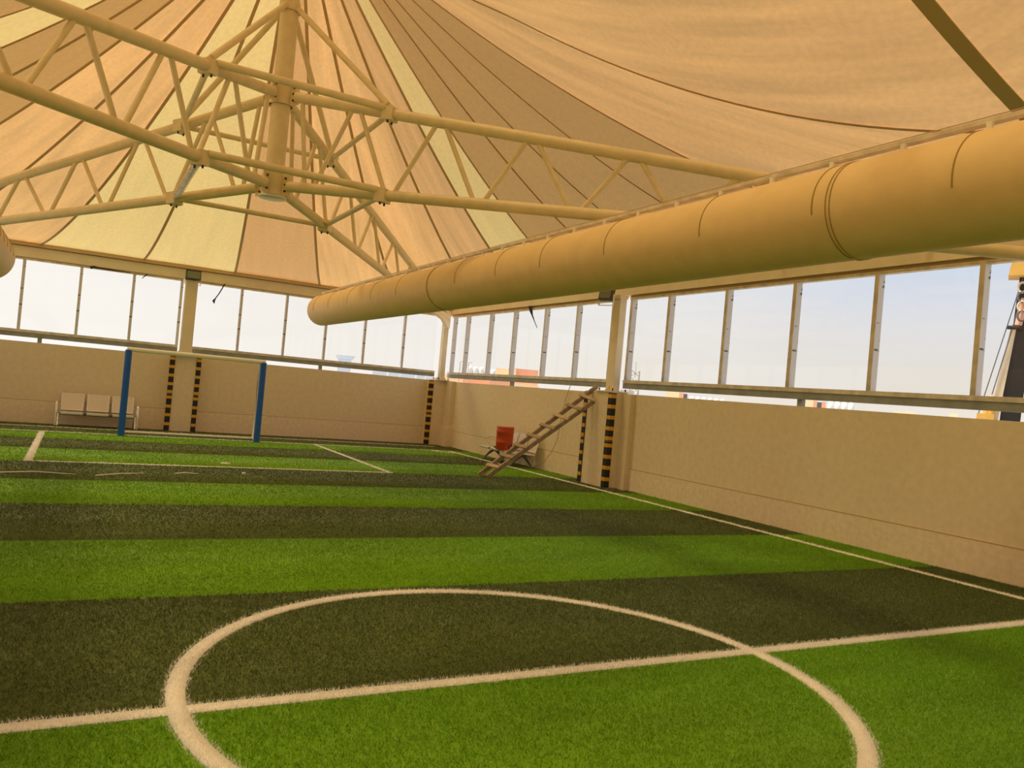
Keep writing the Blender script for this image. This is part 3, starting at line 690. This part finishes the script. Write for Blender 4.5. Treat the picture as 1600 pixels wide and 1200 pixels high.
# ------------------------------------------------------------------ hanging wire and torn strips
wv = MB().tube([(9.76, 15.14, 2.10), (9.755, 15.3, 1.75), (9.75, 15.42, 1.35), (9.74, 15.45, 1.0), (9.73, 15.48, .75), (9.71, 15.62, .50), (9.70, 15.9, .22), (9.68, 16.2, .06), (9.6, 16.45, .02)], .008, 6).build('hanging_wire', M['wood_light'])
tag(wv, 'thin brown wire hanging from the right window sill down to the turf behind the ladder', 'wire')
def strip(pts, wds, label, axis):
    mb = MB(); vs = []
    for (x, y, z), w_ in zip(pts, wds):
        dx, dy = (w_/2, 0) if axis == 'x' else (0, w_/2)
        tx, ty = (0, .006) if axis == 'x' else (.006, 0)
        vs += [(x-dx, y-dy, z), (x+dx, y+dy, z), (x+dx+tx, y+dy+ty, z), (x-dx+tx, y-dy+ty, z)]
    fs = []
    for j in range(len(pts)-1):
        b = 4*j; fs += [(b, b+1, b+5, b+4), (b+1, b+2, b+6, b+5), (b+2, b+3, b+7, b+6), (b+3, b, b+4, b+7)]
    fs += [(0, 3, 2, 1), (b+4, b+5, b+6, b+7)]
    o = mb.add(vs, fs).build('torn_strip', M['dark']); tag(o, label, 'torn strip', 'torn sealing strips at the window heads')
strip([(XR-.05, 17.36, 3.95), (XR-.05, 17.27, 3.82), (XR-.05, 17.20, 3.72), (XR-.05, 17.05, 3.55), (XR-.05, 16.90, 3.39)], [.12, .15, .07, .03, .025], 'black torn strip dangling from the right window head between two mullions', 'y')
strip([(3.20, YB-.06, 3.93), (3.08, YB-.06, 3.66), (3.0, YB-.06, 3.52), (2.96, YB-.06, 3.45), (2.98, YB-.06, 3.38)], [.03, .03, .03, .07, .02], 'thin dark strip dangling just right of the column behind the goal', 'x')
mb = MB().tube([(.06, YB-.07, 3.86), (.12, YB-.07, 3.90), (.30, YB-.07, 3.89), (.62, YB-.07, 3.88), (.95, YB-.07, 3.88)], [.035, .03, .018, .014, .008], 6)
tag(mb.build('torn_strip', M['dark']), 'long dark strip peeling along the window head left of the goal', 'torn strip', 'torn sealing strips at the window heads')
strip([(1.33, YB-.06, 3.90), (1.27, YB-.06, 3.84), (1.22, YB-.06, 3.78)], [.05, .03, .02], 'short grey torn strip at the window head above the left goal post', 'x')

# loose bits lying on the turf
def loose(pts, label, m='t_white'):
    tag(MB().tube(pts, [.010]*(len(pts)-1)+[.004], 5).build('loose_turf_strip', M[m]), label, 'turf strip', 'loose pale strips lying on the dark turf')
loose([(-.85, 12.83, .02), (-.4, 12.95, .03), (.1, 12.85, .02)], 'pale loose strip on the turf at the left picture edge')
loose([(.35, 12.78, .02), (.7, 13.0, .03), (1.0, 13.2, .02)], 'pale loose strip on the turf below the bench, second from left')
loose([(1.45, 13.25, .02), (1.6, 13.32, .03), (1.8, 13.30, .02)], 'pale loose strip on the turf in front of the left goal post')
sc_ = MB().lathe((2.50, 13.40, .022), [(0, 0), (.035, .004), (.028, .03), (0, .036)], 8).build('paper_scrap', M['white']); tag(sc_, 'small white scrap lying on the dark turf before the goal', 'scrap')

# ------------------------------------------------------------------ outside: city and crane
def pol(az, d): return Vector((math.sin(R(az))*d, math.cos(R(az))*d, 0))
def bldg(az0, az1, d, ztop_, parts, label, depth=6, name='building'):
    """parts: list of (fraction0, fraction1, top z, material, name)"""
    p, q = pol(az0, d), pol(az1, d); c = (p+q)/2; wv_ = (q-p); L = wv_.length; ang = math.atan2(wv_.y, wv_.x)
    out = Vector((c.x, c.y, 0)).normalized()
    root = empty(name, (c.x, c.y, -12), label, 'building')
    for f0, f1, zt, m, nm, push in parts:
        cc = p+wv_*((f0+f1)/2)+out*(depth/2+push)
        MB().box((cc.x, cc.y, (zt-12)/2), (L*(f1-f0), depth, zt+12), rz=ang).build(nm, M[m], root)
    return root
bldg(27.0, 30.35, 45, 3, [(.10, .47, 3.14, 'b_cream', 'stair_tower', 0), (.51, 1.0, 3.18, 'b_pink', 'wall_block', -.4), (.47, .53, 3.2, 'b_cream', 'corner_pillar', -.8), (0, 1.0, 2.42, 'b_pink', 'parapet', -1.4), (.5, 1.02, 2.28, 'b_cream', 'roof_kerb', -1.8)], 'salmon and cream rooftop block seen through the right window left of the ladder')
bldg(23.4, 27.0, 52, 3, [(0, 1, 2.66, 'b_cream', 'roof_wall', 0), (.45, 1, 2.45, 'b_pink', 'low_parapet', -1)], 'cream rooftop wall below the white tanks beyond the far right corner')
for i in range(5):
    p = pol(25.45+i*.42, 63); h = 3.66-(.12*(i > 2)); r_ = .225
    tk = empty('water_tank', (p.x, p.y, 2.1), ['leftmost white rooftop water tank behind the lamp pole', 'second white rooftop tank from the left', 'middle white rooftop tank of the row', 'fourth white rooftop tank, just right of a mullion', 'rightmost white rooftop tank, beside the cream block'][i], 'water tank', 'white rooftop water tanks')
    MB().lathe((p.x, p.y, 2.1), [(0, 0), (r_, 0), (r_, h-2.3), (r_*.8, h-2.16), (r_*.3, h-2.1), (0, h-2.1)], 16).build('tank_body', M['tank'], tk)
    MB().box((p.x, p.y, 1.4), (.28, .28, 1.4)).build('stand', M['tank'], tk)
for az, lab in ((24.71, 'left thin hooked pole on the neighbouring roof'), (25.32, 'right thin hooked pole on the neighbouring roof')):
    p = pol(az, 50); tag(MB().tube([(p.x, p.y, 1.0), (p.x, p.y, 3.45), (p.x+.1, p.y-.05, 3.52), (p.x+.22, p.y-.1, 3.48)], .035, 6).build('hooked_pole', M['b_grey']), lab, 'pole', 'hooked poles on the roof')
# far tower
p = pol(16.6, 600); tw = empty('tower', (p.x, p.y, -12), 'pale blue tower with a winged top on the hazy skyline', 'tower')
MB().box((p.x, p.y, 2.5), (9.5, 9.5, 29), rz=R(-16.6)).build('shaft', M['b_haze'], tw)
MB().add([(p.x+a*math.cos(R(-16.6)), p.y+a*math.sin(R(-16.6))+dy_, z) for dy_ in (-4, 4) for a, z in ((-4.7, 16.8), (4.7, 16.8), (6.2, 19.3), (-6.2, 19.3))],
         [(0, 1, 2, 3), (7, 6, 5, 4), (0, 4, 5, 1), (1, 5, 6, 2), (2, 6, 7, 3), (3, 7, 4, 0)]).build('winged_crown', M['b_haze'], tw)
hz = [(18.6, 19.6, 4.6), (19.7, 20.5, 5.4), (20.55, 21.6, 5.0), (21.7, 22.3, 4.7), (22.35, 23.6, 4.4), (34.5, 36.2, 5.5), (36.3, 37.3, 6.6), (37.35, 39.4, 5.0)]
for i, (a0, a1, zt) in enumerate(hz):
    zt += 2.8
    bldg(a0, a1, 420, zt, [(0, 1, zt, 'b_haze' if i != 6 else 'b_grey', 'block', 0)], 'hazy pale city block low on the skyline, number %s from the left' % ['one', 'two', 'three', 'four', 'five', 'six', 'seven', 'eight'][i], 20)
# lattice pylon
p = pol(37.25, 300); py_ = empty('lattice_mast', (p.x, p.y, -12), 'pale lattice mast in the haze right of the wide column', 'mast')
for sx in (-1, 1):
    MB().tube([(p.x+sx*2.6, p.y, -12), (p.x+sx*1.9, p.y, 14.5)], .32, 5).build('mast_leg', M['b_grey'], py_)
for k in range(9):
    z = -10+k*2.8; MB().tube([(p.x-2.2, p.y, z), (p.x+2.1, p.y, z+2.6)], .16, 4).build('lattice_bar', M['b_grey'], py_)
    MB().tube([(p.x+2.2, p.y, z), (p.x-2.1, p.y, z+2.6)], .16, 4).build('lattice_bar', M['b_grey'], py_)
MB().tube([(p.x, p.y, 12), (p.x, p.y, 18)], .15, 5).build('mast_tip', M['b_grey'], py_)
bldg(39.5, 41.0, 90, 3.7, [(0, .62, 3.75, 'b_cream', 'cream_wall', 0), (.62, .82, 3.6, 'b_pink', 'pink_wall', 0), (.82, 1, 3.5, 'b_dark', 'dark_wall', 0)], 'cream, pink and dark roof building just right of the wide column')
for i in range(6):
    p = pol(41.3+i*.42, 80)
    tag(MB().lathe((p.x, p.y, 1.9), [(0, 0), (.26, 0), (.26, .9), (.2, 1.15), (0, 1.25)], 14).build('water_tank', M['tank']), 'white domed tank beyond the right wall top, %s of the row of six' % ['first', 'second', 'third', 'fourth', 'fifth', 'sixth'][i], 'water tank', 'white domed tanks beyond the right wall')
bldg(41.0, 48.0, 84, 2.6, [(0, 1, 2.72, 'b_cream', 'roof_parapet', 0)], 'low cream roof parapet beyond the right wall')
bldg(48.65, 50.1, 60, 3.2, [(0, .45, 3.3, 'b_cream', 'cream_wall', 0), (.45, .62, 3.2, 'b_pink', 'pink_wall', 0), (.62, .82, 3.1, 'b_dark', 'dark_wall', 0), (.82, 1, 3.15, 'b_pink', 'pink_return', 0)], 'cream, pink and dark roof building right of the sill stub post')
for i in range(4):
    p = pol(50.4+i*.42, 58)
    tag(MB().lathe((p.x, p.y, 1.9), [(0, 0), (.19, 0), (.2, .9), (.16, 1.25), (0, 1.35)], 14).build('water_tank', M['tank']), 'white tank beside the cream and pink roof building, %s from the left' % ['first', 'second', 'third', 'fourth'][i], 'water tank', 'white tanks by the pink roof building')
bldg(54.2, 56.2, 70, 3.1, [(0, .62, 3.15, 'b_cream', 'cream_wall', 0), (.62, 1, 3.0, 'b_pink', 'pink_wall', 0)], 'small cream and pink roof beyond the right wall, halfway to the crane')
bldg(57.2, 58.1, 70, 3.1, [(0.2, .7, 3.3, 'b_cream', 'stair_tower', 0), (0, 1, 2.9, 'b_cream', 'roof_wall', 0)], 'tiny cream rooftop just left of the crane')

# crane
D = 28.0
cr_ = empty('crane', tuple(pol(60.5, D)+Vector((0, 0, -12))), 'black crane boom with yellow head and chains outside the right window', 'crane')
tx = Vector((math.cos(R(60.5)), -math.sin(R(60.5)), 0)); nr = Vector((math.sin(R(60.5)), math.cos(R(60.5)), 0))
cpt = lambda az, z, back=0: pol(60.5, D)+tx*math.tan(R(az-60.5))*D+Vector((0, 0, z))+nr*back
# main black boom: lower end left, upper end right
MB().add([cpt(59.55, -3, 0), cpt(60.75, -3, 0), cpt(61.75, 9.5, 0), cpt(60.85, 9.5, 0), cpt(59.55, -3, .6), cpt(60.75, -3, .6), cpt(61.75, 9.5, .6), cpt(60.85, 9.5, .6)],
         [(0, 1, 2, 3), (7, 6, 5, 4), (0, 4, 5, 1), (1, 5, 6, 2), (2, 6, 7, 3), (3, 7, 4, 0)]).build('boom', M['crane_k'], cr_)
MB().add([cpt(59.30, 1.5, -.05), cpt(59.85, 1.5, -.05), cpt(60.58, 5.0, -.05), cpt(60.28, 5.0, -.05), cpt(59.30, 1.5, .3), cpt(59.85, 1.5, .3), cpt(60.58, 5.0, .3), cpt(60.28, 5.0, .3)],
         [(0, 1, 2, 3), (7, 6, 5, 4), (0, 4, 5, 1), (1, 5, 6, 2), (2, 6, 7, 3), (3, 7, 4, 0)]).build('cable_tray', M['crane_w'], cr_)
MB().tube([cpt(60.1, 5.02, -.2), cpt(60.9, 5.02, -.2)], .06, 8).build('pin', M['crane_k'], cr_)
MB().add([cpt(59.95, 6.55, -.4), cpt(62.2, 6.55, -.4), cpt(62.6, 8.4, -.4), cpt(60.55, 8.4, -.4), cpt(59.95, 6.55, .5), cpt(62.2, 6.55, .5), cpt(62.6, 8.4, .5), cpt(60.55, 8.4, .5)],
         [(0, 1, 2, 3), (7, 6, 5, 4), (0, 4, 5, 1), (1, 5, 6, 2), (2, 6, 7, 3), (3, 7, 4, 0)]).build('boom_head', M['crane_y'], cr_)
for k in range(4):
    c = cpt(60.72+.03*k, 6.2-k*.28, -.3)
    pts = [c+tx*.11*math.cos(a)+Vector((0, 0, .15*math.sin(a))) for a in [2*math.pi*j/12 for j in range(13)]]
    MB().tube(pts, .035, 6, caps=False).build('chain_link', M['b_dark'] if k % 2 else M['crane_w'], cr_)
MB().tube([cpt(60.66, 5.1, -.1), cpt(60.9, 5.9, -.1)], .10, 8).build('hook_block', M['b_pink'], cr_)
MB().tube([cpt(58.62, 1.6, -.1), cpt(60.7, 6.5, -.1)], .016, 5).build('hoist_rope', M['b_dark'], cr_)
MB().tube([cpt(59.05, 1.6, -.1), cpt(60.6, 5.6, -.1)], .016, 5).build('hoist_rope', M['b_dark'], cr_)
MB().tube([cpt(59.35, 1.4, -.15), cpt(59.38, 2.5, -.15), cpt(59.42, 2.85, -.15), cpt(59.50, 2.95, -.15), cpt(59.58, 2.75, -.15), cpt(59.6, 1.4, -.15)], .10, 8).build('bracket', M['crane_y'], cr_)
MB().box(tuple(cpt(59.35, 1.9, -.3)), (.45, .3, 1.0), rz=R(-60.5)).build('yellow_plate', M['crane_y'], cr_)
MB().box(tuple(cpt(60.3, 2.0, -.3)), (.9, .4, .28), rz=R(-60.5)).build('lower_cylinder', M['seam'], cr_)
MB().box(tuple(cpt(60.0, -7.6, 1.0)), (3.2, 4.5, 8.8), rz=R(-60.5)).build('chassis', M['crane_y'], cr_)
